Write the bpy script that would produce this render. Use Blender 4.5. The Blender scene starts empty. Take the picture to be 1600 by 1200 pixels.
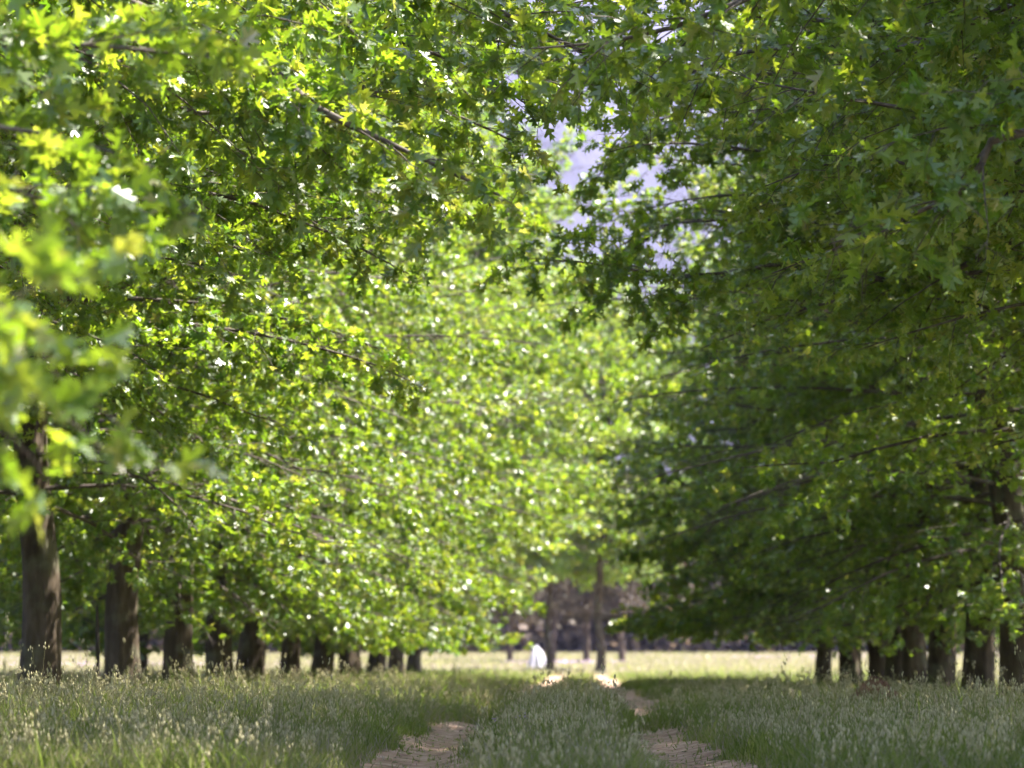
import bpy, math, random
import numpy as np
from math import radians as R, sin, cos, pi

# ------------------------------------------------------------------ camera, sky, sun, exposure
S = bpy.context.scene
COL = S.collection
F = 3778.0                      # focal length in photograph pixels (85 mm on 36 mm, 1600 px wide)
CAMH = 0.65
VPX, VPY = 912.0, 1035.0        # where the avenue vanishes in the photograph
cam_d = bpy.data.cameras.new('camera'); cam = bpy.data.objects.new('camera', cam_d); COL.objects.link(cam)
cam.location = (0, 0, CAMH)
cam.rotation_euler = (R(90) + math.atan((VPY - 600) / F), 0, math.atan((VPX - 800) / F))
cam_d.lens = 85; cam_d.sensor_width = 36
cam_d.clip_start = 0.1; cam_d.clip_end = 20000
cam_d.dof.use_dof = True; cam_d.dof.focus_distance = 18.0; cam_d.dof.aperture_fstop = 2.0
cam_d.dof.aperture_blades = 0
S.camera = cam

SUN_EL, SUN_AZ = 59.0, 14.0     # azimuth: degrees forward (+Y) from the right-hand side (+X)
W = bpy.data.worlds.new('World'); S.world = W; W.use_nodes = True
nt = W.node_tree; bg = nt.nodes['Background']
sky = nt.nodes.new('ShaderNodeTexSky'); sky.sky_type = 'NISHITA'; sky.sun_disc = False
sky.sun_elevation = R(SUN_EL); sky.sun_rotation = R(90 - SUN_AZ)
nt.links.new(sky.outputs[0], bg.inputs['Color']); bg.inputs['Strength'].default_value = 0.058
sd = bpy.data.lights.new('sun', 'SUN'); sun = bpy.data.objects.new('sun', sd); COL.objects.link(sun)
sd.energy = 5.0; sd.angle = R(0.5); sd.color = (1, .94, .82)
sun.rotation_euler = (R(90 - SUN_EL), 0, R(90 + SUN_AZ))
sun.location = (30, 20, 60)
S.view_settings.view_transform = 'Standard'; S.view_settings.look = 'None'
S.view_settings.exposure = 2.78; S.view_settings.gamma = 1
S.cycles.use_denoising = True
S.cycles.max_bounces = 6; S.cycles.diffuse_bounces = 4; S.cycles.glossy_bounces = 2
S.cycles.transmission_bounces = 3; S.cycles.transparent_max_bounces = 4; S.cycles.volume_bounces = 0
S.cycles.use_adaptive_sampling = True; S.cycles.adaptive_threshold = 0.03
S.cycles.sample_clamp_indirect = 6

rng = np.random.default_rng(7)

# ------------------------------------------------------------------ materials
def new_mat(name):
    m = bpy.data.materials.new(name); m.use_nodes = True
    t = m.node_tree; t.nodes.clear()
    return m, t, t.nodes, t.links

def ramp(n, l, src, stops):
    r = n.new('ShaderNodeValToRGB'); e = r.color_ramp.elements
    e[0].position, e[0].color = stops[0][0], (*stops[0][1], 1)
    e[1].position, e[1].color = stops[-1][0], (*stops[-1][1], 1)
    for p, c in stops[1:-1]:
        k = e.new(p); k.color = (*c, 1)
    l.new(src, r.inputs[0]); return r.outputs[0]

def foliage_mat(name, stops, tstops, trans=.5, rough=.38, spec=.5):
    """leaf: glossy diffuse face mixed with light let through, tint per leaf"""
    m, t, n, l = new_mat(name)
    a = n.new('ShaderNodeAttribute'); a.attribute_name = 'tint'
    p = n.new('ShaderNodeBsdfPrincipled')
    l.new(ramp(n, l, a.outputs['Fac'], stops), p.inputs['Base Color'])
    p.inputs['Roughness'].default_value = rough
    p.inputs['Specular IOR Level'].default_value = spec
    tr = n.new('ShaderNodeBsdfTranslucent')
    l.new(ramp(n, l, a.outputs['Fac'], tstops), tr.inputs['Color'])
    mx = n.new('ShaderNodeMixShader'); mx.inputs[0].default_value = trans
    l.new(p.outputs[0], mx.inputs[1]); l.new(tr.outputs[0], mx.inputs[2])
    o = n.new('ShaderNodeOutputMaterial'); l.new(mx.outputs[0], o.inputs['Surface'])
    return m

M_LEAF = foliage_mat('oak_leaf',
    [(0, (.028, .078, .009)), (.5, (.07, .14, .015)), (.85, (.14, .19, .03)), (1, (.18, .18, .06))],
    [(0, (.13, .29, .012)), (.5, (.33, .48, .02)), (.85, (.52, .58, .04)), (1, (.56, .54, .09))], .47, .40, .85)
M_LEAF.node_tree.nodes['Principled BSDF'].inputs['Coat Weight'].default_value = 1.0
M_LEAF.node_tree.nodes['Principled BSDF'].inputs['Coat Roughness'].default_value = .42
M_PINE = foliage_mat('pine_needles',
    [(0, (.03, .028, .022)), (.45, (.08, .06, .04)), (.8, (.12, .09, .07)), (1, (.18, .135, .11))],
    [(0, (.07, .06, .035)), (1, (.24, .16, .10))], .25, .6, .3)
M_GRASS = foliage_mat('grass_blade',
    [(0, (.04, .06, .014)), (.35, (.10, .135, .035)), (.6, (.23, .22, .10)), (.8, (.31, .27, .19)), (1, (.43, .37, .31))],
    [(0, (.16, .24, .03)), (.35, (.32, .42, .07)), (.6, (.42, .42, .16)), (.8, (.27, .23, .16)), (1, (.34, .29, .24))], .45, .65, .12)
M_SEED = foliage_mat('grass_seed', [(0, (.18, .18, .08)), (.6, (.33, .30, .15)), (1, (.58, .52, .34))],
    [(0, (.22, .23, .09)), (1, (.5, .45, .26))], .35, .7, .1)
M_FLOWER = foliage_mat('lilac_petal', [(0, (.42, .27, .5)), (1, (.6, .45, .66))],
    [(0, (.45, .3, .55)), (1, (.6, .45, .7))], .35, .6, .2)

def rough_mat(name, stops, scale=6, detail=8, rough=.9, bump=.3, bscale=None, stretch=(1, 1, 1), dist=.05):
    m, t, n, l = new_mat(name)
    tc = n.new('ShaderNodeTexCoord'); mp = n.new('ShaderNodeMapping'); mp.inputs['Scale'].default_value = stretch
    l.new(tc.outputs['Object'], mp.inputs[0])
    nz = n.new('ShaderNodeTexNoise'); nz.inputs['Scale'].default_value = scale; nz.inputs['Detail'].default_value = detail
    l.new(mp.outputs[0], nz.inputs['Vector'])
    p = n.new('ShaderNodeBsdfPrincipled'); l.new(ramp(n, l, nz.outputs['Fac'], stops), p.inputs['Base Color'])
    p.inputs['Roughness'].default_value = rough; p.inputs['Specular IOR Level'].default_value = .25
    nb = n.new('ShaderNodeTexNoise'); nb.inputs['Scale'].default_value = bscale or scale * 3; nb.inputs['Detail'].default_value = 6
    l.new(mp.outputs[0], nb.inputs['Vector'])
    b = n.new('ShaderNodeBump'); b.inputs['Strength'].default_value = bump; b.inputs['Distance'].default_value = dist
    l.new(nb.outputs['Fac'], b.inputs['Height']); l.new(b.outputs[0], p.inputs['Normal'])
    o = n.new('ShaderNodeOutputMaterial'); l.new(p.outputs[0], o.inputs['Surface'])
    return m

M_BARK = rough_mat('oak_bark', [(.3, (.035, .025, .017)), (.55, (.075, .055, .038)), (.75, (.13, .10, .075))],
                   9, 9, .9, .9, 22, (1, 1, .22), .03)
def lichen(m):
    t = m.node_tree; n = t.nodes; l = t.links; p = n['Principled BSDF']; src = p.inputs['Base Color'].links[0].from_socket
    tc = n.new('ShaderNodeTexCoord'); z = n.new('ShaderNodeTexNoise'); z.inputs['Scale'].default_value = 2.3; z.inputs['Detail'].default_value = 8
    l.new(tc.outputs['Object'], z.inputs['Vector'])
    f = ramp(n, l, z.outputs['Fac'], [(.52, (0, 0, 0)), (.66, (.6, .6, .6))])
    mx = n.new('ShaderNodeMixRGB'); l.new(f, mx.inputs[0]); l.new(src, mx.inputs[1]); mx.inputs[2].default_value = (.15, .155, .10, 1)
    l.new(mx.outputs[0], p.inputs['Base Color'])
lichen(M_BARK)
M_TWIG = rough_mat('branch_bark', [(.3, (.045, .032, .027)), (.7, (.15, .125, .11))], 14, 5, .75, .3, 40, (1, 1, 1), .01)
M_PBARK = rough_mat('pine_bark', [(.3, (.04, .03, .026)), (.7, (.12, .085, .07))], 5, 5, .9, .4, 10, (1, 1, .3))
M_DIRT = rough_mat('sandy_dirt', [(.3, (.22, .13, .09)), (.5, (.38, .25, .18)), (.7, (.54, .40, .32))], 5, 10, .95, .6, 18, (1, 1, 1), .03)
M_MOUND = rough_mat('red_soil', [(.3, (.12, .06, .04)), (.7, (.3, .17, .11))], 9, 8, .95, .9, 25, (1, 1, 1), .04)
M_WOOD = rough_mat('dark_stake', [(.3, (.02, .016, .014)), (.7, (.06, .05, .04))], 20, 5, .85, .4, 50, (1, 1, .2), .01)
M_CLOTH = rough_mat('white_cloth', [(.3, (.42, .40, .47)), (.7, (.52, .50, .56))], 3, 3, .8, .1)
M_SKIN = rough_mat('skin', [(.3, (.45, .28, .2)), (.7, (.55, .36, .27))], 8, 3, .5, .05)
M_HAIR = rough_mat('brown_hair', [(.3, (.03, .018, .012)), (.7, (.07, .04, .025))], 30, 4, .5, .3)
M_ROCK = rough_mat('mountain_rock', [(.3, (.022, .024, .034)), (.5, (.04, .04, .056)), (.7, (.07, .066, .085))], .004, 12, .95, .8, .012, (1, 1, .5), 30)

def ground_mat():
    m, t, n, l = new_mat('meadow_ground')
    tc = n.new('ShaderNodeTexCoord')
    sx = n.new('ShaderNodeSeparateXYZ'); l.new(tc.outputs['Object'], sx.inputs[0])
    nz = n.new('ShaderNodeTexNoise'); nz.inputs['Scale'].default_value = 1.1; nz.inputs['Detail'].default_value = 9
    l.new(tc.outputs['Object'], nz.inputs['Vector'])
    near = ramp(n, l, nz.outputs['Fac'], [(.3, (.05, .06, .025)), (.5, (.11, .11, .05)), (.7, (.24, .19, .12))])
    n2 = n.new('ShaderNodeTexNoise'); n2.inputs['Scale'].default_value = .25; n2.inputs['Detail'].default_value = 8
    l.new(tc.outputs['Object'], n2.inputs['Vector'])
    far = ramp(n, l, n2.outputs['Fac'], [(.3, (.18, .18, .11)), (.55, (.27, .24, .17)), (.7, (.34, .28, .24))])
    mr = n.new('ShaderNodeMapRange'); mr.inputs[1].default_value = 95; mr.inputs[2].default_value = 112
    l.new(sx.outputs['Y'], mr.inputs[0])
    mx = n.new('ShaderNodeMixRGB'); l.new(mr.outputs[0], mx.inputs[0]); l.new(near, mx.inputs[1]); l.new(far, mx.inputs[2])
    p = n.new('ShaderNodeBsdfPrincipled'); l.new(mx.outputs[0], p.inputs['Base Color']); p.inputs['Roughness'].default_value = .95
    p.inputs['Specular IOR Level'].default_value = .1
    b = n.new('ShaderNodeBump'); b.inputs['Strength'].default_value = .5; b.inputs['Distance'].default_value = .05
    l.new(nz.outputs['Fac'], b.inputs['Height']); l.new(b.outputs[0], p.inputs['Normal'])
    o = n.new('ShaderNodeOutputMaterial'); l.new(p.outputs[0], o.inputs['Surface'])
    return m
M_GROUND = ground_mat()

# ------------------------------------------------------------------ mesh helpers
def mesh_np(name, V, T, mats, tint=None, smooth=False, midx=None):
    """V (n,3); T (m,3) triangles or (m,4) quads"""
    V = np.asarray(V, np.float32); T = np.asarray(T, np.int32); k = T.shape[1]
    me = bpy.data.meshes.new(name)
    me.vertices.add(len(V)); me.vertices.foreach_set('co', V.ravel())
    me.loops.add(T.size); me.loops.foreach_set('vertex_index', T.ravel())
    me.polygons.add(len(T)); me.polygons.foreach_set('loop_start', np.arange(0, T.size, k, dtype=np.int32))
    try: me.polygons.foreach_set('loop_total', np.full(len(T), k, np.int32))
    except Exception: pass
    if smooth: me.polygons.foreach_set('use_smooth', np.ones(len(T), bool))
    else: me.polygons.foreach_set('use_smooth', np.zeros(len(T), bool))
    for m in (mats if isinstance(mats, list) else [mats]): me.materials.append(m)
    if midx is not None: me.polygons.foreach_set('material_index', np.asarray(midx, np.int32))
    if tint is not None:
        a = me.attributes.new('tint', 'FLOAT', 'POINT'); a.data.foreach_set('value', np.asarray(tint, np.float32))
    me.update(calc_edges=True)
    return me

def link(name, me, parent=None, loc=None):
    o = bpy.data.objects.new(name, me); COL.objects.link(o)
    if parent: o.parent = parent
    if loc is not None: o.location = loc
    return o

def tag(o, label=None, cat=None, group=None, kind=None):
    if label: o['label'] = label
    if cat: o['category'] = cat
    if group: o['group'] = group
    if kind: o['kind'] = kind
    return o

class Tubes:
    """many tapering tubes gathered into one mesh"""
    def __init__(s): s.V = []; s.T = []; s.n = 0
    def add(s, P, rad, sides=6, cap=True):
        P = np.asarray(P, float); rad = np.asarray(rad, float); n = len(P)
        d = np.gradient(P, axis=0); d /= np.linalg.norm(d, axis=1)[:, None] + 1e-9
        ref = np.array([0, 0, 1.]) if abs(d[:, 2]).mean() < .8 else np.array([1., 0, 0])
        u = np.cross(d, ref); u /= np.linalg.norm(u, axis=1)[:, None] + 1e-9
        v = np.cross(d, u)
        a = np.linspace(0, 2 * pi, sides, endpoint=False)
        ring = P[:, None, :] + rad[:, None, None] * (u[:, None, :] * np.cos(a)[None, :, None] + v[:, None, :] * np.sin(a)[None, :, None])
        i = np.arange(n - 1)[:, None] * sides; j = np.arange(sides)[None, :]; j2 = (j + 1) % sides
        q = np.stack([i + j, i + j2, i + sides + j2, i + sides + j], -1).reshape(-1, 4) + s.n
        s.V.append(ring.reshape(-1, 3)); s.T.append(q); s.n += n * sides
    def mesh(s, name, m, smooth=True):
        return mesh_np(name, np.concatenate(s.V), np.concatenate(s.T), m, smooth=smooth)

def sticks(A, B, r):
    """(n,3) starts and ends -> three-sided slim prisms, vectorised"""
    n = len(A); d = B - A; d /= np.linalg.norm(d, axis=1)[:, None] + 1e-9
    u = np.cross(d, [0.3, .2, 1.]); u /= np.linalg.norm(u, axis=1)[:, None] + 1e-9; v = np.cross(d, u)
    V = np.zeros((n, 6, 3))
    for k in range(3):
        a = 2 * pi * k / 3; off = (u * cos(a) + v * sin(a))
        V[:, k] = A + off * r; V[:, 3 + k] = B + off * r * .5
    q = np.array([[0, 1, 4, 3], [1, 2, 5, 4], [2, 0, 3, 5]])
    Q = (q[None] + np.arange(n)[:, None, None] * 6).reshape(-1, 4)
    return V.reshape(-1, 3), Q

# pin-oak leaf: deep pointed lobes; y runs along the leaf
def leaf_template(hi=True):
    if hi:
        s = [(.045, .10), (.27, .17), (.075, .30), (.40, .50), (.36, .60), (.085, .55), (.24, .86), (.06, .80)]
        mid = [(0, 0), (0, .30), (0, .55), (0, 1)]
        V = [(x, y, 0) for x, y in mid]
        T = []
        for sg in (1, -1):
            b = len(V)
            V += [(sg * x, y, abs(x) * .28 - .10 * (y - .4) ** 2) for x, y in s]
            tri = [(0, b, b + 2), (b, b + 1, b + 2), (0, b + 2, 1), (1, b + 2, b + 5), (b + 2, b + 3, b + 5), (b + 3, b + 4, b + 5),
                   (1, b + 5, 2), (2, b + 5, b + 7), (b + 5, b + 6, b + 7), (2, b + 7, 3)]
            T += tri if sg > 0 else [(a, c, d) for a, d, c in tri]
        V = np.array(V, float); V[3, 2] = -.08
        return V, np.array(T)
    V = np.array([(0, 0, 0), (.28, .2, .06), (.1, .33, .02), (.4, .6, .1), (0, 1, -.05), (-.4, .6, .1), (-.1, .33, .02), (-.28, .2, .06)], float)
    T = np.array([(0, 1, 2), (2, 3, 4), (0, 2, 4), (0, 4, 6), (6, 4, 5), (0, 6, 7)])
    return V, T

def unit(a): return a / (np.linalg.norm(a, axis=-1, keepdims=True) + 1e-9)

def leaves_mesh(name, P, D, scale, tint, hi, mat, g, upbias=1.0):
    tv, tt = leaf_template(hi)
    N = len(P)
    y = unit(D)
    z = unit(g.normal(size=(N, 3)) * .8 + np.array([0, 0, upbias]))
    x = unit(np.cross(y, z)); z = np.cross(x, y)
    sc = scale[:, None, None]
    curl = g.uniform(-.8, 2.6, N)[:, None, None]; wid = g.uniform(.8, 1.12, N)[:, None, None]
    V = P[:, None, :] + sc * (wid * tv[None, :, 0:1] * x[:, None, :] + tv[None, :, 1:2] * y[:, None, :] + curl * tv[None, :, 2:3] * z[:, None, :])
    T = (tt[None] + (np.arange(N) * len(tv))[:, None, None]).reshape(-1, 3)
    return mesh_np(name, V.reshape(-1, 3), T, mat, tint=np.repeat(tint, len(tv)))

# ------------------------------------------------------------------ trees
class TreeData: pass

def smooth_path(pts, n):
    pts = np.array(pts, float); m = len(pts)
    t = np.linspace(0, m - 1, n); out = []
    for k in t:
        i = min(int(k), m - 2); f = k - i
        p0 = pts[max(i - 1, 0)]; p1 = pts[i]; p2 = pts[i + 1]; p3 = pts[min(i + 2, m - 1)]
        out.append(.5 * ((2 * p1) + (-p0 + p2) * f + (2 * p0 - 5 * p1 + 4 * p2 - p3) * f * f + (-p0 + 3 * p1 - 3 * p2 + p3) * f ** 3))
    return np.array(out)

PROF = ([0, .1, .25, .45, .65, .82, 1], [.62, .76, .92, 1.0, .96, .78, .34])
def make_tree(seed, H=13., h0=2.3, Rc=6., r0=.25, nlat=78, leaf=.125, hi=True, low=-18, minz=1.3, sub_step=.25, tw_step=.15,
              per=9, split=False, extra=(), lean=(0, 0), fork=0, keep=None, shape=1.0, prof_=None, thin=1.0):
    PR = prof_ or PROF
    g = np.random.default_rng(seed)
    D = TreeData(); D.limbs = []
    # trunk
    nz = 46; zs = np.linspace(-.15, H, nz); sd = 22
    rad = r0 * np.clip(1 - zs / (H * 1.02), .02, 1) ** .75 * (1 + .45 * np.exp(-np.clip(zs, 0, 9) / .28))
    cx = lean[0] * zs + .07 * np.sin(zs * .8 + seed) + .05 * np.sin(zs * 1.9 + seed * 2)
    cy = lean[1] * zs + .07 * np.cos(zs * .7 + seed)
    def axis(h): return np.array([np.interp(h, zs, cx), np.interp(h, zs, cy), h])
    a = np.linspace(0, 2 * pi, sd, endpoint=False)
    ph = g.uniform(0, 6, 5)
    flare = np.exp(-np.clip(zs, 0, 9) / .35)[:, None]
    rr = rad[:, None] * (1 + .05 * np.sin(5 * a + ph[0] + zs[:, None] * .5) + .035 * np.sin(9 * a + ph[1] + zs[:, None] * 1.3)
                         + .16 * flare * np.sin(5 * a + ph[2]) + .02 * g.normal(size=(nz, sd)))
    V = np.stack([cx[:, None] + rr * np.cos(a), cy[:, None] + rr * np.sin(a), np.repeat(zs[:, None], sd, 1)], -1).reshape(-1, 3)
    i = np.arange(nz - 1)[:, None] * sd; j = np.arange(sd)[None]; j2 = (j + 1) % sd
    Q = np.stack([i + j, i + j2, i + sd + j2, i + sd + j], -1).reshape(-1, 4)
    D.trunk = mesh_np('trunk', V, Q, M_BARK, smooth=True)
    LP = []; LD = []; LT = []
    SA = []; SB = []
    allt = Tubes(); 
    paths = []
    for k in range(nlat):
        t = (k + g.uniform(0, .8)) / nlat
        h = h0 + (H - h0 - .4) * t ** 1.15
        az = k * 2.399 + g.uniform(-.35, .35)
        prof = float(np.interp((h - h0) / (H - h0), PR[0], PR[1]))
        L = Rc * prof * g.uniform(.78, 1.12)
        el = R(low + 62 * t ** .9 + g.uniform(-7, 7)) + .25
        o = axis(h); n = 9; s = np.linspace(0, 1, n)
        e = el - .75 * (1 - t) * s            # droops outwards
        step = L / (n - 1); pts = [o]; aa = az
        for q in range(1, n):
            aa += g.normal() * .07
            pts.append(pts[-1] + step * np.array([cos(aa) * cos(e[q]), sin(aa) * cos(e[q]), sin(e[q]) + g.normal() * .03]))
        pts = np.array(pts)
        zz = pts[:, 2]; under = zz < minz + .25; pts[under, 2] = minz + .25 + (zz[under] - minz - .25) * .2
        paths.append((pts, L, min(.010 + .006 * L, .045)))
    for e in extra:
        pts = smooth_path(e[0], 14); L = np.linalg.norm(np.diff(pts, axis=0), axis=1).sum()
        paths.append((pts, L, e[1]))
    for pk, (pts, L, rb) in enumerate(paths):
        dens = .6 if pk >= nlat else 1.
        tb = Tubes() if split else allt
        n = len(pts); s = np.linspace(0, 1, n)
        tb.add(pts, rb * (1 - s * .88), 7 if split else 5)
        cum = np.concatenate([[0], np.cumsum(np.linalg.norm(np.diff(pts, axis=0), axis=1))]); L = cum[-1]
        pos = max(.22 * L, .5); side = 1
        while pos < L:
            p = np.array([np.interp(pos, cum, pts[:, c]) for c in range(3)])
            q = np.array([np.interp(min(pos + .1, L), cum, pts[:, c]) for c in range(3)])
            q0 = np.array([np.interp(max(pos - .1, 0), cum, pts[:, c]) for c in range(3)])
            d = q - q0; d /= np.linalg.norm(d) + 1e-9
            sl = (.38 * (L - pos) + .45) * g.uniform(.6, 1.15); sl = min(sl, 2.3)
            side = -side
            perp = np.cross(d, [0, 0, 1.]); perp /= np.linalg.norm(perp) + 1e-9
            ang = g.uniform(.6, 1.05) * side; up = g.uniform(-.45, .5)
            dd = d * cos(ang) + perp * sin(ang) + np.array([0, 0, up]); dd /= np.linalg.norm(dd)
            m = 5; sp = [p]; 
            for q_ in range(1, m):
                dd = dd + np.array([g.normal() * .12, g.normal() * .12, -.10 + g.normal() * .06]); dd /= np.linalg.norm(dd)
                sp.append(sp[-1] + dd * sl / (m - 1))
            sp = np.array(sp)
            tb.add(sp, (.003 + .004 * sl) * (1 - np.linspace(0, .8, m)), 4)
            nt_ = max(2, int(sl / tw_step)); f = (np.arange(nt_) + g.uniform(.2, 1, nt_)) / nt_; f = np.clip(f, .08, 1)
            ii = np.minimum((f * (m - 1)).astype(int), m - 2); fr = f * (m - 1) - ii
            base = sp[ii] * (1 - fr[:, None]) + sp[ii + 1] * fr[:, None]
            bd = unit(sp[ii + 1] - sp[ii])
            td = unit(bd * .7 + g.normal(size=(nt_, 3)) * .75 + np.array([0, 0, -.12]))
            tl = g.uniform(.08, .26, nt_)
            end = base + td * tl[:, None]
            SA.append(base); SB.append(end)
            bi = np.repeat(np.arange(nt_), per); u = g.uniform(.25, 1, nt_ * per)
            LP.append(base[bi] + (end - base)[bi] * u[:, None] + g.normal(size=(nt_ * per, 3)) * .012)
            LD.append(unit(td[bi] * .7 + g.normal(size=(nt_ * per, 3)) * .7 + np.array([0, 0, -.28])))
            LT.append(np.repeat(g.normal() * .10, nt_ * per) + .1 * np.repeat(pos / L, nt_ * per))
            pos += dens * sub_step * g.uniform(.6, 1.4) * (1.0 if L > 2 else .8)
        if split and L > 1.2: D.limbs.append(tb.mesh('limb', M_TWIG))
        elif split:
            for v_, q_ in zip(tb.V, tb.T): pass
            D.limbs.append(tb.mesh('limb', M_TWIG))
    SA = np.concatenate(SA); SB = np.concatenate(SB); LP = np.concatenate(LP); LD = np.concatenate(LD); LT = np.concatenate(LT)
    v, q = sticks(SA, SB, .0035)
    if allt.n: 
        v = np.concatenate([np.concatenate(allt.V), v]); q = np.concatenate([np.concatenate(allt.T), q + allt.n])
    D.twigs = mesh_np('branches', v, q, M_TWIG, smooth=False)
    ok = LP[:, 2] > minz * .8
    cl = np.zeros(len(LP))                    # the crown thins out into gaps between its clumps
    for q in range(5):
        k = unit(g.normal(size=3)) * g.uniform(1.5, 3.4); cl += np.sin(LP @ k + g.uniform(0, 6))
    for q in range(3):
        k = unit(g.normal(size=3)) * g.uniform(.7, 1.2); cl += .9 * np.sin(LP @ k + g.uniform(0, 6))
    ok &= g.random(len(LP)) < np.clip(1.0 - (cl - thin) * .8, .04, 1)
    LP, LD, LT = LP[ok], LD[ok], LT[ok]
    n = len(LP)
    sc = leaf * (.5 + .85 * g.random(n) ** .7)
    tint = np.clip(.42 + LT + g.normal(size=n) * .17, 0, .97)
    tint = np.where(g.random(n) < .015, 1.0, tint)
    D.leaves = leaves_mesh('crown', LP, LD, sc, tint, hi, M_LEAF, g)
    D.n = n; print('leaves', seed, n)
    return D

def place_tree(D, x, y, rz, label, group, sc=1.0, name='oak_tree', cat='tree'):
    r = bpy.data.objects.new(name, None); COL.objects.link(r); r.empty_display_size = .5
    r.location = (x, y, ground_z(x, y)); q = random.Random(int(x * 31 + y * 17)); sc *= q.uniform(.95, 1.06)
    r.rotation_euler = (R(q.uniform(-1, 1)) if y > 30 else 0, R(q.uniform(-1.2, 1.2)) if y > 30 else 0, rz); r.scale = (sc,) * 3 if y > 30 else (1, 1, 1)
    tag(r, label, cat, group)
    tk = link('trunk', D.trunk, r)
    if y > 30: tk.scale = (q.uniform(.9, 1.15) + (.12 if x > 0 else 0),) * 2 + (1,)
    for m in D.limbs: link('limb', m, tk)
    link('branchwork', D.twigs, tk)
    link('crown', D.leaves, r)
    return r

# ------------------------------------------------------------------ terrain
def ground_z(x, y):
    x = np.asarray(x, float); y = np.asarray(y, float)
    z = -.07 * np.clip((-x - 3) / 4, 0, 1) - .27 * np.clip((x - 2) / 5, 0, 1)
    z = z * np.clip((130 - y) / 60, 0, 1)
    z = z + .03 * np.sin(x * .9 + 1) * np.sin(y * .5) + .02 * np.sin(x * 2.3 + y * .9)
    for rx in (-1.08, .72):
        z = z - .07 * np.exp(-((x - rx - rut_dx(y)) / .28) ** 2) * (y < 125)
    z = z + 1.75 * np.clip((y - 120) / 150, 0, 1) ** 1.3
    return z
def rut_dx(y): return .12 * np.sin(np.asarray(y) * .17 + .6)

def grid_mesh(xs, ys, name, m, off=0.):
    X, Y = np.meshgrid(xs, ys); Z = ground_z(X, Y) + off
    nx, ny = len(xs), len(ys)
    V = np.stack([X, Y, Z], -1).reshape(-1, 3)
    i = np.arange(ny - 1)[:, None] * nx; j = np.arange(nx - 1)[None]
    Q = np.stack([i + j, i + j + 1, i + nx + j + 1, i + nx + j], -1).reshape(-1, 4)
    return V, Q
xs = np.unique(np.concatenate([np.linspace(-2500, -60, 20), np.linspace(-60, -4, 60), np.linspace(-4, 4, 110), np.linspace(4, 60, 60), np.linspace(60, 2500, 20)]))
ys = np.unique(np.concatenate([np.linspace(-400, -5, 12), np.linspace(-5, 60, 260), np.linspace(60, 300, 200), np.linspace(300, 6000, 40)]))
V, Q = grid_mesh(xs, ys, 'ground', M_GROUND)
tag(link('ground', mesh_np('ground', V, Q, M_GROUND, smooth=True)), kind='structure')
# the two bare wheel ruts of the track, one sheet each
for rx in (-1.08, .72):
    yy = np.linspace(2, 124, 700); w = np.linspace(-1, 1, 15)
    hw = .40 + .09 * np.sin(yy * 1.3 + rx) + .06 * np.sin(yy * 3.1 + 2 * rx)
    sm = lambda a: np.convolve(a, np.ones(5) / 5, 'same')
    hl = hw + .16 * sm(rng.normal(size=len(yy))) + .08; hr = hw + .16 * sm(rng.normal(size=len(yy))) + .08
    X = rx + rut_dx(yy)[:, None] + np.where(w < 0, w * hl[:, None], w * hr[:, None]); Y = np.repeat(yy[:, None], 15, 1)
    Z = ground_z(X, Y) + .006
    V = np.stack([X, Y, Z], -1).reshape(-1, 3)
    i = np.arange(len(yy) - 1)[:, None] * 15; j = np.arange(14)[None]
    Q = np.stack([i + j, i + j + 1, i + 15 + j + 1, i + 15 + j], -1).reshape(-1, 4)
    tag(link('path', mesh_np('path', V, Q, M_DIRT, smooth=True)), kind='structure')

# mountain side beyond the avenue
def mountain():
    g = np.random.default_rng(3)
    nx, ny = 160, 50
    u = np.linspace(-3200, 3200, nx); v = np.linspace(0, 1, ny)
    U, Vv = np.meshgrid(u, v)
    ridge = 1150 + 160 * np.sin(U / 700 + 1) + 90 * np.sin(U / 260) + 40 * np.sin(U / 90 + 2)
    Z = ridge * Vv ** .8 + 40 * np.sin(U / 120 + 5 * Vv) * Vv + 55 * np.abs(np.sin(U / 150 + 2 * np.sin(Vv * 4))) * (Vv * (1 - Vv)) * 3 + g.normal(size=U.shape) * 7
    Y = 2300 + Vv * 1500 + 80 * np.sin(U / 200) + g.normal(size=U.shape) * 10
    P = np.stack([U, Y, Z + 10], -1).reshape(-1, 3)
    i = np.arange(ny - 1)[:, None] * nx; j = np.arange(nx - 1)[None]
    Q = np.stack([i + j, i + j + 1, i + nx + j + 1, i + nx + j], -1).reshape(-1, 4)
    back = P[-nx:].copy(); back[:, 1] += 900; back[:, 2] = 0
    P2 = np.concatenate([P, back]); k = (ny - 1) * nx + np.arange(nx - 1)
    Q2 = np.stack([k, k + 1, nx + k + 1, nx + k], -1)
    tag(link('mountain', mesh_np('mountain', P2, np.concatenate([Q, Q2]), M_ROCK, smooth=True)), kind='structure')
mountain()

# ------------------------------------------------------------------ build the oaks
def local(tx, ty, pts):       # world points -> the tree's own frame (unrotated)
    gz = float(ground_z(tx, ty)); return [(p[0] - tx, p[1] - ty, p[2] - gz) for p in pts]
def W_(px, py, d):            # a direction in the photograph at depth d
    return ((px - VPX) / F * d, d, CAMH + (VPY - py) / F * d)

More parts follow.
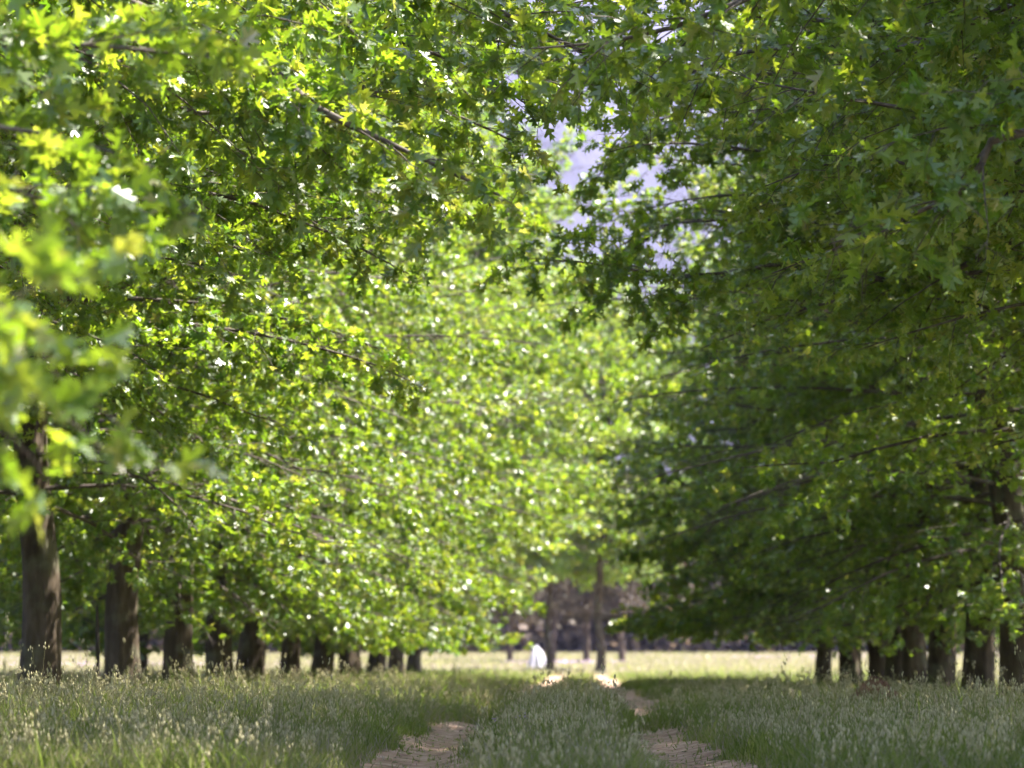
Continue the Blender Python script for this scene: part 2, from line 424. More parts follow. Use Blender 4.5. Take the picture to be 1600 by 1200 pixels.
NEAR = [make_tree(11, H=13, h0=3.7, Rc=7.6, r0=.26, minz=3.1, low=-4, split=True),
        make_tree(12, thin=1.3, H=13.5, h0=3.5, Rc=7.7, r0=.27, minz=3.0, low=-2, split=True)]
LOW = [make_tree(21, H=12.5, h0=2.9, Rc=6.3, r0=.25, minz=2.0, low=-14),
       make_tree(22, H=13, h0=2.2, Rc=6.5, r0=.26, minz=1.35, low=-16),
       make_tree(23, H=12.5, h0=2.3, Rc=6.4, r0=.25, minz=1.5, low=-18)]
FAR = [make_tree(31, H=14.5, h0=2.2, Rc=7.6, r0=.26, minz=1.2, hi=False, leaf=.165, per=7, low=-16),
       make_tree(32, H=15, h0=2.4, Rc=7.6, r0=.25, minz=1.3, hi=False, leaf=.165, per=7, low=-14)]
WIDE = make_tree(36, H=13.5, h0=2.1, Rc=7.4, r0=.26, minz=2.0, hi=False, leaf=.165, per=7, low=-10, nlat=84, thin=.5,
                 prof_=([0, .1, .25, .5, .7, .85, 1], [.84, .95, 1, .95, .85, .62, .25]))
BIG = make_tree(35, H=18.5, h0=2.3, Rc=10., r0=.27, minz=1.5, hi=False, leaf=.18, per=7, low=-12, nlat=104,
                prof_=([0, .14, .19, .4, .7, .86, 1], [.36, .46, .92, 1, .9, .62, .2]))
END = [make_tree(41, H=20, h0=5.9, Rc=8.6, r0=.20, minz=5.4, hi=False, leaf=.24, per=4, nlat=96, low=-8),
       make_tree(42, H=19, h0=6.0, Rc=8.2, r0=.20, minz=5.5, hi=False, leaf=.24, per=4, nlat=96, low=-8)]
LEANER = make_tree(24, H=13, h0=2.6, Rc=6.0, r0=.26, minz=1.6, low=-14, lean=(-.10, 0))

# near trees whose limbs reach into the top of the picture
T1 = (-7., 13.)
hero1 = make_tree(51, thin=1.2, H=12, h0=4.4, Rc=6.2, r0=.27, minz=3.8, low=0, split=True, nlat=64, extra=[
    (local(*T1, [(-7, 13, 6.0), (-4.6, 13.4, 5.3), W_(350, 60, 14), W_(480, 150, 14), W_(610, 215, 14.2), W_(780, 298, 14.5)]), .055),
    (local(*T1, [(-7, 13, 5.0), (-5.2, 13.6, 4.5), W_(130, 60, 14), W_(280, 160, 14.5), W_(430, 140, 15), W_(600, 130, 16)]), .035),
    (local(*T1, [(-7, 13, 7.0), (-4.6, 14, 6.2), W_(420, -120, 15), W_(600, -60, 15), W_(760, -10, 15.3), W_(900, 60, 15.6), W_(1000, 120, 16)]), .04),
    (local(*T1, [(-7, 13, 6.6), (-4.6, 15, 6.0), W_(420, -40, 17), W_(600, 40, 17), W_(730, 90, 17.3), W_(850, 170, 17.6)]), .035)])
T2 = (7., 12.)
hero2 = make_tree(52, thin=1.3, H=11.5, h0=4.3, Rc=7.6, r0=.27, minz=3.6, low=0, split=True, nlat=64, extra=[
    (local(*T2, [(7, 12, 3.8), (5, 12.4, 3.6), W_(1640, 190, 13), W_(1530, 280, 13), W_(1440, 330, 13.2), W_(1300, 380, 13.5)]), .04),
    (local(*T2, [(7, 12, 5.2), (5.2, 13, 4.8), W_(1600, 170, 15), W_(1480, 170, 15), W_(1360, 150, 15), W_(1180, 115, 15.5)]), .04),
    (local(*T2, [(7, 12, 6.4), (4.6, 13, 6.0), W_(1450, -120, 14), W_(1250, -50, 14), W_(1080, 20, 14), W_(950, 50, 14), W_(830, 60, 14)]), .04),
    (local(*T2, [(7, 12, 6), (4.6, 14.5, 5.6), W_(1450, 60, 16), W_(1250, 60, 16), W_(1100, 90, 16.3), W_(1000, 180, 16.6)]), .035)])
T3 = (-7., 5.5)
hero3 = make_tree(53, H=12, h0=4.5, Rc=5.0, r0=.26, minz=3.6, low=0, split=True, nlat=34, keep=None)
T3x = (-7.2, 8.5)

def spray(tree_xy, limbs, seed, sub=.22, tw=.15):
    """low hanging limbs of one near oak, with their own leaves"""
    return make_tree(seed, H=9.5, h0=4.4, Rc=3.6, leaf=.12, r0=.26, minz=.6, low=6, split=True, nlat=36, sub_step=.3, tw_step=.13, thin=3,
                     extra=[(local(*tree_xy, l), r) for l, r in limbs])
hero3 = spray(T3, [([(-7, 5.5, 3.4), (-4.8, 6.2, 2.7), (-2.9, 6.5, 1.9), W_(-220, 520, 7.4), W_(-80, 540, 7.4), W_(75, 575, 7.4)], .022),
                   ([(-7, 5.5, 3.2), (-4.8, 5.9, 2.4), (-2.8, 6.3, 1.6), W_(-260, 560, 7.0), W_(-160, 580, 7.0), W_(-40, 620, 7.0)], .018),
                   ([(-7, 5.5, 3.9), (-4.6, 5.8, 3.2), (-2.6, 6.1, 2.3), W_(-330, 340, 6.4), W_(-220, 350, 6.4), W_(-100, 375, 6.4)], .018)], 53)
T8 = (-7.3, 9.8)
hero8 = make_tree(58, thin=2, H=10.5, h0=4.4, Rc=4.4, r0=.26, minz=2.6, low=0, split=True, nlat=44, extra=[
    (local(*T8, [(-7.3, 9.8, 4.6), (-5, 10, 4.2), W_(-300, 20, 10.3), W_(-100, 30, 10.3), W_(130, 50, 10.3), W_(320, 70, 10.5)]), .035),
    (local(*T8, [(-7.3, 9.8, 4.2), (-5, 10, 3.8), W_(-300, 130, 10), W_(-100, 170, 10), W_(80, 200, 10), W_(230, 250, 10)]), .03),
    (local(*T8, [(-7.3, 9.8, 3.9), (-5, 9.6, 3.4), W_(-300, 230, 9.6), W_(-120, 270, 9.6), W_(20, 290, 9.6), W_(100, 330, 9.6)]), .025)])

GL = 'pin oaks lining the left side of the avenue'; GR = 'pin oaks lining the right side of the avenue'
GN = 'near oaks whose boughs arch over the avenue'; GB = 'oaks growing behind the left row'; GE = 'tall trees at the far end of the avenue'

place_tree(hero1, *T1, 0, 'oak with the long dark bough slanting down across the upper left canopy', GN)
place_tree(hero2, *T2, 0, 'oak whose reddish branch slants in from the right edge under dark leaves', GN)
place_tree(hero3, *T3, 0, 'nearest oak, its blurred bright yellow-green leaf sprays hanging at the left edge', GN)
T4 = (-7.2, 19.5)
hero4 = make_tree(54, thin=1.5, H=13, h0=4.0, Rc=7.8, r0=.26, minz=3.3, low=0, split=True, extra=[
    (local(*T4, [(-7.2, 19.5, 7.2), (-5, 19.8, 6.9), W_(330, -20, 20), W_(520, 20, 20), W_(700, 30, 20.3), W_(900, 80, 20.6)]), .045),
    (local(*T4, [(-7.2, 19.5, 7.8), (-5, 18.8, 7.3), W_(330, -60, 18), W_(560, -60, 18), W_(760, -40, 18), W_(960, 10, 18)]), .045),
    (local(*T4, [(-7.2, 19.5, 6.6), (-5, 21, 6.6), W_(420, 60, 22.5), W_(620, 60, 22.5), W_(790, 90, 22.5), W_(930, 140, 22.6)]), .045),
    (local(*T4, [(-7.2, 19.5, 5.6), (-5, 20, 5.8), W_(380, 150, 21), W_(560, 120, 21), W_(740, 180, 21.3), W_(850, 240, 21.6)]), .04),
    (local(*T4, [(-7.2, 19.5, 5.2), (-5, 20.4, 5.2), W_(380, 330, 22), W_(560, 330, 22), W_(720, 290, 22)]), .035)])
T5 = (7., 25.)
hero5 = make_tree(55, thin=1.6, H=13.5, h0=3.9, Rc=7.3, r0=.26, minz=3.3, low=0, split=True, extra=[
    (local(*T5, [(7, 25, 4.9), (5, 25, 5.2), W_(1450, 440, 25), W_(1250, 410, 25), W_(1080, 430, 25), W_(930, 408, 25), W_(790, 398, 25)]), .04),
    (local(*T5, [(7, 25, 6), (5, 25, 6.3), W_(1400, 260, 26), W_(1200, 230, 26), W_(1060, 215, 26), W_(955, 225, 26)]), .04),
    (local(*T5, [(7, 25, 5.6), (5.4, 26, 5.8), W_(1380, 330, 29), W_(1200, 300, 29), W_(1060, 310, 29), W_(930, 350, 29)]), .035),
    (local(*T5, [(7, 25, 7.3), (5.4, 24, 7.0), W_(1430, 60, 24), W_(1230, 60, 24), W_(1060, 80, 24), W_(860, 60, 24)]), .04),
    (local(*T5, [(7, 25, 6.4), (5.4, 26, 6.6), W_(1350, 150, 27), W_(1150, 150, 27), W_(1010, 190, 27), W_(920, 290, 27)]), .035),
    (local(*T5, [(7, 25, 5.4), (5.4, 25.5, 5.7), W_(1350, 340, 28), W_(1130, 340, 28), W_(1000, 360, 28), W_(900, 460, 28)]), .035)])
T6 = (7., 18.5)
hero6 = make_tree(56, thin=1.5, H=13.5, h0=4.0, Rc=7.8, r0=.26, minz=3.3, low=0, split=True, extra=[
    (local(*T6, [(7, 18.5, 6.2), (5, 18.5, 6.3), W_(1550, 0, 19), W_(1350, 20, 19), W_(1150, 10, 19), W_(980, 45, 19)]), .045),
    (local(*T6, [(7, 18.5, 6.9), (5, 17.8, 6.6), W_(1500, -60, 17.5), W_(1300, -60, 17.5), W_(1090, -50, 17.5), W_(880, -10, 17.5)]), .045),
    (local(*T6, [(7, 18.5, 5.8), (5, 20, 6), W_(1500, 90, 21), W_(1300, 100, 21), W_(1130, 110, 21), W_(1000, 130, 21)]), .045),
    (local(*T6, [(7, 18.5, 5.2), (5, 18.8, 5.2), W_(1550, 260, 19), W_(1350, 240, 19), W_(1190, 290, 19)]), .035)])
T7 = (-7., 25.5)
hero7 = make_tree(57, H=13, h0=3.7, Rc=6.6, r0=.26, minz=3.0, low=-3, split=True, extra=[
    (local(*T7, [(-7, 25.5, 3.9), (-5.4, 25.5, 3.9), W_(220, 500, 25), W_(400, 520, 25), W_(560, 560, 25), W_(650, 600, 25)]), .035),
    (local(*T7, [(-7, 25.5, 5.9), (-5.4, 25.5, 6.3), W_(350, 300, 27), W_(560, 260, 27), W_(760, 300, 27)]), .035),
    (local(*T7, [(-7, 25.5, 6.3), (-5.6, 26.5, 6.6), W_(380, 180, 29), W_(560, 200, 29.5), W_(740, 280, 30), W_(870, 360, 30)]), .035),
    (local(*T7, [(-7, 25.5, 7.0), (-5.6, 26.5, 7.3), W_(420, 60, 28), W_(620, 50, 28), W_(820, 30, 28), W_(960, 50, 28), W_(1060, 110, 28)]), .035)])
place_tree(hero4, -7.2, 19.5, 0, 'oak arching dense mid-green boughs over the upper left of the avenue', GN)
place_tree(hero7, *T7, 0, 'oak just outside the left edge in front of the thickest left trunk', GN)
place_tree(hero6, *T6, 0, 'oak spreading dark shaded boughs across the top right corner', GN)
place_tree(hero5, *T5, 0, 'oak holding its dim canopy above the right side grass', GN)
place_tree(NEAR[1], 6.9, 31.0, 5.2, 'oak just outside the right edge in front of the widest right trunk', GN)
place_tree(hero8, *T8, 0, 'oak with sunlit leaves filling the upper left corner', GN)

left = [(58, LOW[0], 1.1, 'oak with the thickest trunk, leftmost of the left row'),
        (190, LOW[0], 3.0, 'oak with a straight trunk catching light on its right edge, second of the left row'),
        (275, LOW[1], 2.2, 'third oak of the left row, its lower trunk broad and half hidden by bright leaves'),
        (350, LOW[2], .4, 'fourth oak of the left row, short dark trunk with a pale patch'),
        (397, LOW[1], 4.4, 'fifth oak of the left row, leaves hanging to just above the grass'),
        (457, LOW[2], 5.3, 'sixth oak of the left row, slender trunk under yellow-green leaves'),
        (505, FAR[0], .3, 'seventh oak of the left row, dark trunk beside the slender sixth'),
        (552, FAR[0], 1.8, 'eighth oak of the left row, thin trunk standing alone'),
        (590, BIG, 3.9, 'ninth oak of the left row, brown trunk before the merged dark pair'),
        (622, BIG, 5.0, 'tenth oak of the left row, left one of the merged dark pair'),
        (645, BIG, 2.6, 'farthest oak of the left row, beside the sunlit field')]
for px, D, rz, lab in left:
    place_tree(D, -7.0, 7 * F / (VPX - px), rz, lab, GL, 1.12 if 540 < px < 580 else 1.0)
right = [(1580, LOW[1], 1.9, 'oak with the widest trunk, at the right edge of the photo', 1.1),
         (1520, LOW[2], 4.6, 'second oak from the right edge, twisted knotty trunk', 1.),
         (1475, LEANER, 0, 'oak of the right row leaning towards the avenue', 1.),
         (1425, LOW[1], 5.5, 'fourth oak from the right edge, upright beside the leaning one', 1.),
         (1395, LOW[0], .2, 'fifth oak from the right edge, slim trunk with a lit side', .95),
         (1360, WIDE, 3.3, 'sixth oak from the right edge, dark trunk behind the red soil mound', 1.),
         (1328, WIDE, 1.0, 'seventh oak from the right edge, dark trunk next to the last one', 1.),
         (1285, WIDE, 5.6, 'farthest oak of the right row, its trunk standing against the bright field', 1.)]
for px, D, rz, lab, s in right:
    place_tree(D, 7.0, 7 * F / (px - VPX), rz, lab, GR, .95 if px < 1370 else s * .97)
for k, (x, y, D, rz, lab) in enumerate([
        (-15.5, 42, LOW[1], .7, 'oak of the back left row, behind the leftmost trunk'),
        (-15.2, 54, FAR[1], 2.7, 'oak of the back left row, seen between the first and second trunks'),
        (-15.6, 68, FAR[0], 4.7, 'oak of the back left row, low leaves behind the second and third trunks'),
        (-15.4, 84, FAR[1], 1.2, 'farthest oak of the back left row')]):
    place_tree(D, x, y, rz, lab, GB)
for (px, d, D, rz, lab) in [(858, 138, END[0], .5, 'left one of the two slim dark trunked trees closing the avenue'),
                            (936, 134, END[1], 2.5, 'right one of the two slim dark trunked trees closing the avenue')]:
    place_tree(D, (px - VPX) / F * d, d, rz, lab, GE)

def make_pine(seed, H):
    g = np.random.default_rng(seed); D = TreeData(); D.limbs = []
    tb = Tubes(); zs = np.linspace(-.2, H, 14)
    tb.add(np.stack([.15 * np.sin(zs * .5 + seed), .1 * np.cos(zs * .6), zs], -1), .24 * (1 - zs / H * .8), 10)
    D.trunk = tb.mesh('trunk', M_PBARK)
    P = []; A = []; B = []
    for k in range(46):
        h = H * (.26 + .72 * k / 46); az = k * 2.4; L = (3.0 - 2.0 * k / 46) * g.uniform(.6, 1.15)
        o = np.array([0, 0, h]); d = np.array([cos(az), sin(az), .15]); A.append(o); B.append(o + d * L)
        n = 70; t = g.uniform(.25, 1, n)[:, None]
        P.append(o + d * L * t + g.normal(size=(n, 3)) * [.35, .35, .22])
    v, q = sticks(np.array(A), np.array(B), .035)
    D.twigs = mesh_np('branches', v, q, M_PBARK)
    P = np.concatenate(P); n = len(P)
    D.leaves = leaves_mesh('crown', P, g.normal(size=(n, 3)), g.uniform(.2, .38, n), g.uniform(0, .6, n), False, M_PINE, g, .5)
    return D
PINES = [make_pine(61, 12.), make_pine(62, 13.)]
for k, (px, d, rz, lab) in enumerate([(800, 196, .3, 'dark pine farthest left of those behind the end of the track'),
                                      (866, 188, 1.3, 'dark pine behind the person in white'),
                                      (915, 192, 2.3, 'dark pine between the two slim end trunks'),
                                      (968, 190, 4.3, 'dark pine just right of the two slim end trunks')]):
    place_tree(PINES[k % 2], (px - VPX) / F * d, d, rz, lab, 'dark pines before the far wood', name='pine_tree')

# ------------------------------------------------------------------ the far wood
def distant_wood():
    g = np.random.default_rng(9)
    tb = Tubes(); LP = []; 
    for k in range(460):
        x = g.uniform(-120, 120); y = g.uniform(262, 310); h = g.uniform(12, 19); z = float(ground_z(x, y))
        dx = g.normal() * .5
        tb.add([(x, y, z - .2), (x + dx * .5, y, z + h * .5), (x + dx, y, z + h * .95)], [.19, .14, .04], 6)
        n = int(g.uniform(150, 230)); c = g.uniform(.45, .6)
        a = g.uniform(0, 2 * pi, n); t = g.uniform(0, 1, n); r = 2.6 * (1 - t * .7) * np.sqrt(g.uniform(.05, 1, n))
        LP.append(np.stack([x + r * np.cos(a), y + r * np.sin(a), z + h * (c - .25 + (1.25 - c) * t)], -1))
        n = 420                                  # brown undergrowth
        LP.append(np.stack([x + g.normal(size=n) * 2, y + g.normal(size=n) * 2, z + g.uniform(0, 6, n)], -1))
    P = np.concatenate(LP); n = len(P)
    tv, tt = leaf_template(False)
    y_ = unit(g.normal(size=(n, 3))); z_ = unit(g.normal(size=(n, 3)) + [0, 0, .6]); x_ = unit(np.cross(y_, z_)); z_ = np.cross(x_, y_)
    sc = g.uniform(.6, 1.3, n)[:, None, None]
    V = P[:, None] + sc * (tv[None, :, 0:1] * x_[:, None] * 1.2 + tv[None, :, 1:2] * y_[:, None] + tv[None, :, 2:3] * z_[:, None])
    T = (tt[None] + (np.arange(n) * len(tv))[:, None, None]).reshape(-1, 3)
    tv2 = np.concatenate(tb.V); q = np.concatenate(tb.T); q = np.concatenate([q[:, [0, 1, 2]], q[:, [0, 2, 3]]])
    nv = V.size // 3
    me = mesh_np('distant_wood', np.concatenate([V.reshape(-1, 3), tv2]), np.concatenate([T, q + nv]), [M_PINE, M_PBARK],
                 tint=np.concatenate([np.repeat(g.uniform(0, 1, n), len(tv)), np.zeros(len(tv2))]),
                 midx=np.concatenate([np.zeros(len(T)), np.ones(len(q))]))
    tag(link('distant_wood', me), 'dark brown wood beyond the pale field at the end of the avenue', 'woodland', kind='stuff')
distant_wood()

# ------------------------------------------------------------------ grass
def vnoise(x, y, s, seed=0):
    return (np.sin(x * s + seed) * np.sin(y * s * .8 + seed * 1.7) + .6 * np.sin(x * s * 2.3 + y * s * 1.1 + seed * 3) + .4 * np.sin(y * s * 3.1 - x * s * 1.9 + seed)) / 2

def grass():
    g = np.random.default_rng(5)
    bands = [(12, 20, 1500, 1.0), (20, 30, 700, 1.3), (30, 48, 230, 2.0), (48, 80, 75, 3.4), (80, 125, 26, 5.5), (125, 265, 4.5, 12)]
    VV = []; TT = []; TN = []; nv = 0; heads = []
    for (a, b, den, wf) in bands:
        hw = .27 * b + 3
        n = int((b - a) * 2 * hw * den)
        x = g.uniform(-hw, hw, n); y = g.uniform(a, b, n)
        ok = np.abs(x + .03 * y) < .245 * y + 2.5; x, y = x[ok], y[ok]
        rx = rut_dx(y)
        dr = np.minimum(np.abs(x + 1.08 - rx), np.abs(x - .72 - rx))
        lf = x < -.18 + rx
        shut = np.where(lf, ((y > 28) & (y < 39)) * 1., ((y > 25) & (y < 29)) * 1.)
        edge = dr - (.36 + .16 * vnoise(x, y, 1.4, 2)) * (1 - shut) + .12 * np.clip(vnoise(x, y, 3.3, 5), 0, 1)
        ok = (edge > -.05 * g.random(len(edge))) | ((g.random(len(x)) < .05) & (edge > -.3)) | (y > 122)
        x, y, edge, dr = x[ok], y[ok], edge[ok], dr[ok]
        # tussocks
        ok = g.random(len(x)) < np.clip(.62 + .5 * vnoise(x, y, 2.6, 1), .12, 1)
        x, y, edge = x[ok], y[ok], edge[ok]
        n = len(x)
        field = (y > 118)
        inmid = np.abs(x + .18 - rut_dx(y)) < .9
        h = np.where(inmid, .20 + .05 * (y > 21) * (y < 42), .19 + .16 * np.clip((np.abs(x) - 1.3) / 3, 0, 1))
        h = h * np.clip(.35 + edge * 3.2, .3, 1) * (1 + .32 * vnoise(x, y, .9, 4) + .2 * vnoise(x, y, 3.1, 8)) * g.uniform(.45, 1.35, n) * (1 + .5 * (g.random(n) < .06))
        h = np.where(field, .30 * g.uniform(.6, 1.2, n), h)
        w = g.uniform(.0025, .006, n) * wf
        az = g.uniform(0, 2 * pi, n); ln = h * g.uniform(.1, .75, n)
        z = ground_z(x, y) - .01
        seg = 3 if wf < 3 else 2
        d = np.stack([np.cos(az), np.sin(az), 0 * az], -1)
        pa = g.uniform(-.9, .9, n) ; per = np.stack([np.cos(pa), np.sin(pa), 0 * pa], -1)     # blade faces
        base = np.stack([x, y, z], -1)
        V = []
        for s in range(seg):
            f = s / seg
            c = base + d * (ln * f ** 2)[:, None] + np.array([0, 0, 1.]) * (h * f * (1 - .12 * f))[:, None]
            wd = (w * (1 - .55 * f))[:, None]
            V += [c - per * wd, c + per * wd]
        V.append(base + d * ln[:, None] + np.array([0, 0, 1.]) * (h * .88)[:, None])
        V = np.stack(V, 1); k = V.shape[1]
        t = []
        for s in range(seg - 1): t += [(2 * s, 2 * s + 1, 2 * s + 3), (2 * s, 2 * s + 3, 2 * s + 2)]
        t.append((2 * seg - 2, 2 * seg - 1, 2 * seg)); t = np.array(t)
        TT.append((t[None] + (np.arange(n) * k)[:, None, None]).reshape(-1, 3) + nv)
        VV.append(V.reshape(-1, 3)); nv += n * k
        dry = .375 + .15 * vnoise(x, y, .6, 6) + g.normal(size=n) * .16 + (g.random(n) < .2) * .38
        dry = np.where(field, .70 + g.normal(size=n) * .12 - .1 * vnoise(x, y, .1, 3), dry)
        dry = dry + .3 * np.clip((np.abs(x) - 11) / 5, 0, 1) * ~field
        TN.append(np.repeat(np.clip(dry, 0, 1), k))
        if a < 40:
            m = (g.random(n) < (.07 if a < 30 else .09)) & (h > .15)
            heads.append((base[m] , d[m], ln[m], h[m], np.full(m.sum(), wf)))
    me = mesh_np('grass', np.concatenate(VV), np.concatenate(TT), M_GRASS, tint=np.concatenate(TN))
    tag(link('grass', me), 'tall green meadow grass on both sides of and between the wheel ruts', 'grass', kind='stuff')
    # seed heads: drooping little pale spikelets above the blades
    B = np.concatenate([h[0] for h in heads]); Dd = np.concatenate([h[1] for h in heads]); L = np.concatenate([h[2] for h in heads])
    Hh = np.concatenate([h[3] for h in heads]) * g.uniform(1.05, 1.35, len(B)); wf = np.concatenate([h[4] for h in heads])
    n = len(B)
    top = B + Dd * (L * .5)[:, None] + np.array([0, 0, 1.]) * Hh[:, None]
    v1, q1 = sticks(B, top, .0012)
    VVs = [v1]; QQ = [q1]; tn = [np.full(len(v1), .62)]; off = len(v1)
    oc = np.array([(0, 0, 1), (1, 0, 0), (0, 1, 0), (-1, 0, 0), (0, -1, 0), (0, 0, -1)], float) * [.0055, .0055, .014]
    of = np.array([(0, 1, 2, 2), (0, 2, 3, 3), (0, 3, 4, 4), (0, 4, 1, 1), (5, 2, 1, 1), (5, 3, 2, 2), (5, 4, 3, 3), (5, 1, 4, 4)])
    T3 = [np.concatenate([q1[:, [0, 1, 2]], q1[:, [0, 2, 3]]])]
    for r in range(5):
        c = top + g.normal(size=(n, 3)) * [.016, .016, .02] + np.array([0, 0, -.012 * r])
        s = g.uniform(.7, 1.5, n) * np.sqrt(wf)
        V = c[:, None] + oc[None] * s[:, None, None]
        T3.append((of[None, :, :3] + (np.arange(n) * 6)[:, None, None]).reshape(-1, 3) + off)
        VVs.append(V.reshape(-1, 3)); tn.append(np.repeat(np.clip(g.normal(size=n) * .12 + .8, .4, 1), 6)); off += n * 6
    me = mesh_np('grass_seed_heads', np.concatenate(VVs), np.concatenate(T3), M_SEED, tint=np.concatenate(tn))
    tag(link('grass_seed_heads', me), 'pale buff seed heads standing over the meadow grass', 'grass', kind='stuff')
grass()

def flowers():
    g = np.random.default_rng(15)
    pts = []
    for k in range(900):                        # far lilac patches in the pale field
        c = [(-1.6, 160, 4), (34, 210, 16), (16, 200, 12), (-46, 190, 14), (-30, 150, 10)][k % 5]
        pts.append((c[0] + g.normal() * c[2] * .5, c[1] + g.normal() * 6, .36, .045 + .04 * g.random()))
    for x, y in [(W_(815, 1150, 17)[0], 17), (W_(825, 1150, 17.4)[0], 17.4), (W_(865, 1150, 18)[0], 18), (-3.3, 19), (3.1, 22), (-.6, 16.4), (2.2, 17.4), (-4.2, 24)]:
        for q in range(5): pts.append((x + g.normal() * .02, y + g.normal() * .02, .24 + g.normal() * .015, .011))
    P = np.array(pts); n = len(P); z = ground_z(P[:, 0], P[:, 1]) + P[:, 2]
    C = np.stack([P[:, 0], P[:, 1], z], -1)
    VV = []; TT = []; off = 0
    for q in range(6):
        a = q / 6 * 2 * pi + g.uniform(0, 1, n); s = P[:, 3]
        d = np.stack([np.cos(a), np.sin(a), .7 + 0 * a], -1); e = np.stack([-np.sin(a), np.cos(a), 0 * a], -1)
        V = np.stack([C, C + (d * .7 + e * .4) * s[:, None], C + d * s[:, None] * 1.1, C + (d * .7 - e * .4) * s[:, None]], 1)
        TT.append((np.array([[0, 1, 2], [0, 2, 3]])[None] + (np.arange(n) * 4)[:, None, None]).reshape(-1, 3) + off)
        VV.append(V.reshape(-1, 3)); off += 4 * n
    st = C.copy(); st[:, 2] -= P[:, 2]
    v, q = sticks(st, C, .002); TT.append(np.concatenate([q[:, [0, 1, 2]], q[:, [0, 2, 3]]]) + off); VV.append(v)
    tn = np.concatenate([g.uniform(0, 1, off), np.full(len(v), .2)])
    T = np.concatenate(TT); mi = (T[:, 0] >= off).astype(int)
    me = mesh_np('wildflowers', np.concatenate(VV), T, [M_FLOWER, M_GRASS], tint=tn, midx=mi)
    tag(link('wildflowers', me), 'scattered lilac wildflowers in the pale field and the near grass', 'flowers', kind='stuff')
flowers()

def litter():
    g = np.random.default_rng(77); n = 1500
    y = g.uniform(13, 45, n); x = np.where(g.random(n) < .5, -1.08, .72) + rut_dx(y) + g.normal(size=n) * .3
    P = np.stack([x, y, ground_z(x, y) + .016], -1)
    tv, tt = leaf_template(False); Dn = unit(np.stack([g.normal(size=n), g.normal(size=n), .12 * g.normal(size=n)], -1))
    me = leaves_mesh('leaf_litter', P, Dn, g.uniform(.02, .06, n), g.uniform(.5, .85, n), False, M_GRASS, g, 4.)
    tag(link('leaf_litter', me), 'dry fallen leaves and bits of straw on the bare wheel ruts', 'leaves', kind='stuff')
litter()

# ------------------------------------------------------------------ small things
def stake():
    x, y = W_(152, 0, 33)[0], 33.; z = float(ground_z(x, y))
    tb = Tubes(); hs = np.linspace(-.2, 1.5, 9)
    tb.add([(.012 * sin(3 * h), .01 * cos(2 * h), h) for h in hs], [.032, .031, .03, .031, .029, .03, .028, .026, .012], 9)
    o = link('stake', tb.mesh('stake', M_WOOD), loc=(x, y, z))
    tag(o, 'thin dark upright stake between the two leftmost trunks', 'stake')
stake()

def mound():
    g = np.random.default_rng(4)
    n, m = 28, 14; V = []
    for i in range(m):
        t = i / (m - 1)
        for j in range(n):
            a = 2 * pi * j / n; r = .62 * t * (1 + .12 * sin(3 * a) + .06 * g.normal())
            V.append((r * cos(a), r * sin(a) * .7, .56 * (1 - t ** 1.5) - .06 * t + .03 * g.normal()))
    Q = [(i * n + j, i * n + (j + 1) % n, (i + 1) * n + (j + 1) % n, (i + 1) * n + j) for i in range(m - 1) for j in range(n)]
    x, y = W_(1362, 0, 30)[0], 30.
    o = link('soil_mound', mesh_np('soil_mound', V, Q, M_MOUND, smooth=True), loc=(x, y, float(ground_z(x, y))))
    tag(o, 'low reddish brown heap of soil in the grass before the right row', 'soil heap')
mound()

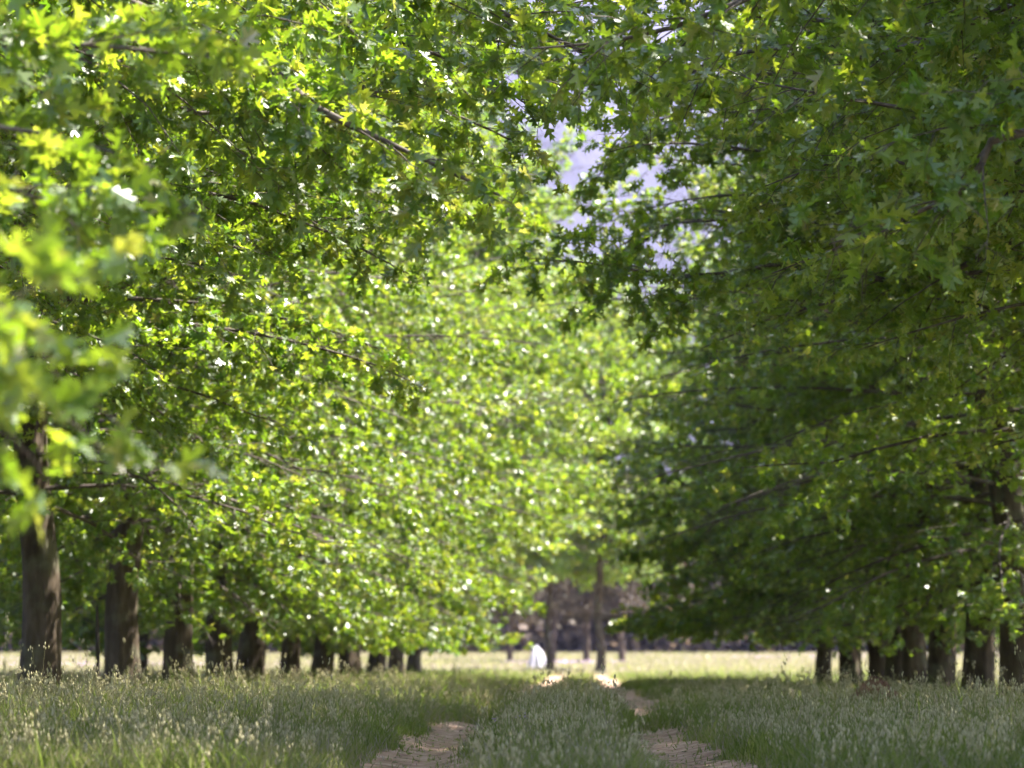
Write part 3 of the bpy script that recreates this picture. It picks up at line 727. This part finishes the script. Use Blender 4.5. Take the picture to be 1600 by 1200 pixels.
def person():
    d = 150.; x = W_(838, 0, d)[0]
    r = bpy.data.objects.new('person', None); COL.objects.link(r)
    r.location = (x, d, float(ground_z(x, d))); r.rotation_euler = (0, 0, R(200)); r.scale = (.86,) * 3
    tag(r, 'person in a long white dress and veil standing far down the track', 'person')
    # body: one skinned surface
    J = {'pelvis': (0, 0, .92, .13), 'waist': (0, 0, 1.05, .11), 'chest': (0, 0, 1.24, .125), 'neckb': (0, 0, 1.38, .06), 'neck': (0, -.01, 1.44, .05),
         'head': (0, -.02, 1.53, .085), 'top': (0, -.01, 1.60, .075),
         'shl': (.15, 0, 1.34, .05), 'ell': (.22, .02, 1.08, .038), 'wrl': (.17, -.12, .90, .027), 'hal': (.14, -.17, .86, .025),
         'shr': (-.15, 0, 1.34, .05), 'elr': (-.22, .02, 1.08, .038), 'wrr': (-.17, -.12, .90, .027), 'har': (-.14, -.17, .86, .025),
         'hl': (.09, 0, .86, .09), 'kl': (.10, -.02, .48, .06), 'al': (.10, .02, .09, .04), 'tl': (.11, -.14, .04, .035),
         'hr': (-.09, 0, .86, .09), 'kr': (-.10, -.02, .48, .06), 'ar': (-.10, .02, .09, .04), 'tr': (-.11, -.14, .04, .035)}
    E = [('pelvis', 'waist'), ('waist', 'chest'), ('chest', 'neckb'), ('neckb', 'neck'), ('neck', 'head'), ('head', 'top')]
    for s in 'lr':
        E += [('chest', 'sh' + s), ('sh' + s, 'el' + s), ('el' + s, 'wr' + s), ('wr' + s, 'ha' + s), ('pelvis', 'h' + s), ('h' + s, 'k' + s), ('k' + s, 'a' + s), ('a' + s, 't' + s)]
        for q in range(5):
            nm = 'f%s%d' % (s, q); sg = 1 if s == 'l' else -1
            hx, hy, hz, _ = J['ha' + s]
            J[nm] = (hx - sg * .02 * (q - 2) * .6, hy - (.05 if q else .02), hz - (.05 if q else .01), .009)
            E.append(('ha' + s, nm))
    K = list(J); me = bpy.data.meshes.new('body')
    me.from_pydata([J[k][:3] for k in K], [(K.index(a), K.index(b)) for a, b in E], [])
    o = link('body', me, r)
    o.modifiers.new('skin', 'SKIN'); o.modifiers.new('sub', 'SUBSURF').levels = 1
    for k, v in zip(K, me.skin_vertices[0].data): v.radius = (J[k][3],) * 2; v.use_root = k == 'pelvis'
    me.materials.append(M_SKIN)
    def lathe(prof, n, fold, front=0, squash=.8, a0=0, a1=2 * pi, cy=0):
        V = []; full = abs(a1 - a0 - 2 * pi) < 1e-6
        for (h, rr, fo) in prof:
            for j in range(n):
                a = a0 + (a1 - a0) * j / (n if full else n - 1)
                q = rr * (1 + fo * fold * sin(9 * a + h)); V.append((q * cos(a), cy + q * squash * sin(a), h))
        Q = [(i * n + j, i * n + (j + 1) % n, (i + 1) * n + (j + 1) % n, (i + 1) * n + j) for i in range(len(prof) - 1) for j in range(n if full else n - 1)]
        return V, Q
    V, Q = lathe([(.03, .62, 1), (.3, .55, 1), (.6, .44, .9), (.85, .23, .5), (1.0, .155, .2), (1.08, .145, .1), (1.2, .17, 0), (1.3, .19, 0), (1.36, .15, 0), (1.39, .08, 0)], 72, .16)
    link('dress', mesh_np('dress', V, Q, M_CLOTH, smooth=True), r)
    V, Q = lathe([(.12, .74, 1), (.4, .68, 1), (.8, .58, .8), (1.1, .48, .5), (1.35, .35, .3), (1.5, .2, .1), (1.6, .12, 0), (1.68, .08, 0), (1.7, .01, 0)], 60, .16, a0=R(15), a1=R(200), cy=.01, squash=1.)
    link('veil', mesh_np('veil', V, Q, M_CLOTH, smooth=True), r)
    V, Q = lathe([(1.38, .07, 1), (1.46, .095, 1), (1.54, .105, .5), (1.61, .095, .2), (1.655, .05, 0), (1.665, .005, 0)], 32, .05, a0=R(-20), a1=R(200), squash=1.)
    link('hair', mesh_np('hair', V, Q, M_HAIR, smooth=True), r)
person()

# ------------------------------------------------------------------ the hazy air
def haze():
    m, t, n, l = new_mat('hazy_air')
    v = n.new('ShaderNodeVolumePrincipled'); v.inputs['Density'].default_value = .00014
    v.inputs['Color'].default_value = (.56, .56, 1, 1); v.inputs['Anisotropy'].default_value = .35
    o = n.new('ShaderNodeOutputMaterial'); l.new(v.outputs[0], o.inputs['Volume'])
    x0, x1, y0, y1, z0, z1 = -4000, 4000, -450, 6100, -2, 1800
    V = [(x, y, z) for z in (z0, z1) for y in (y0, y1) for x in (x0, x1)]
    Q = [(0, 2, 3, 1), (4, 5, 7, 6), (0, 1, 5, 4), (2, 6, 7, 3), (0, 4, 6, 2), (1, 3, 7, 5)]
    tag(link('haze', mesh_np('haze', V, Q, m)), 'thin bluish haze in the air towards the mountain', 'haze', kind='stuff')
haze()
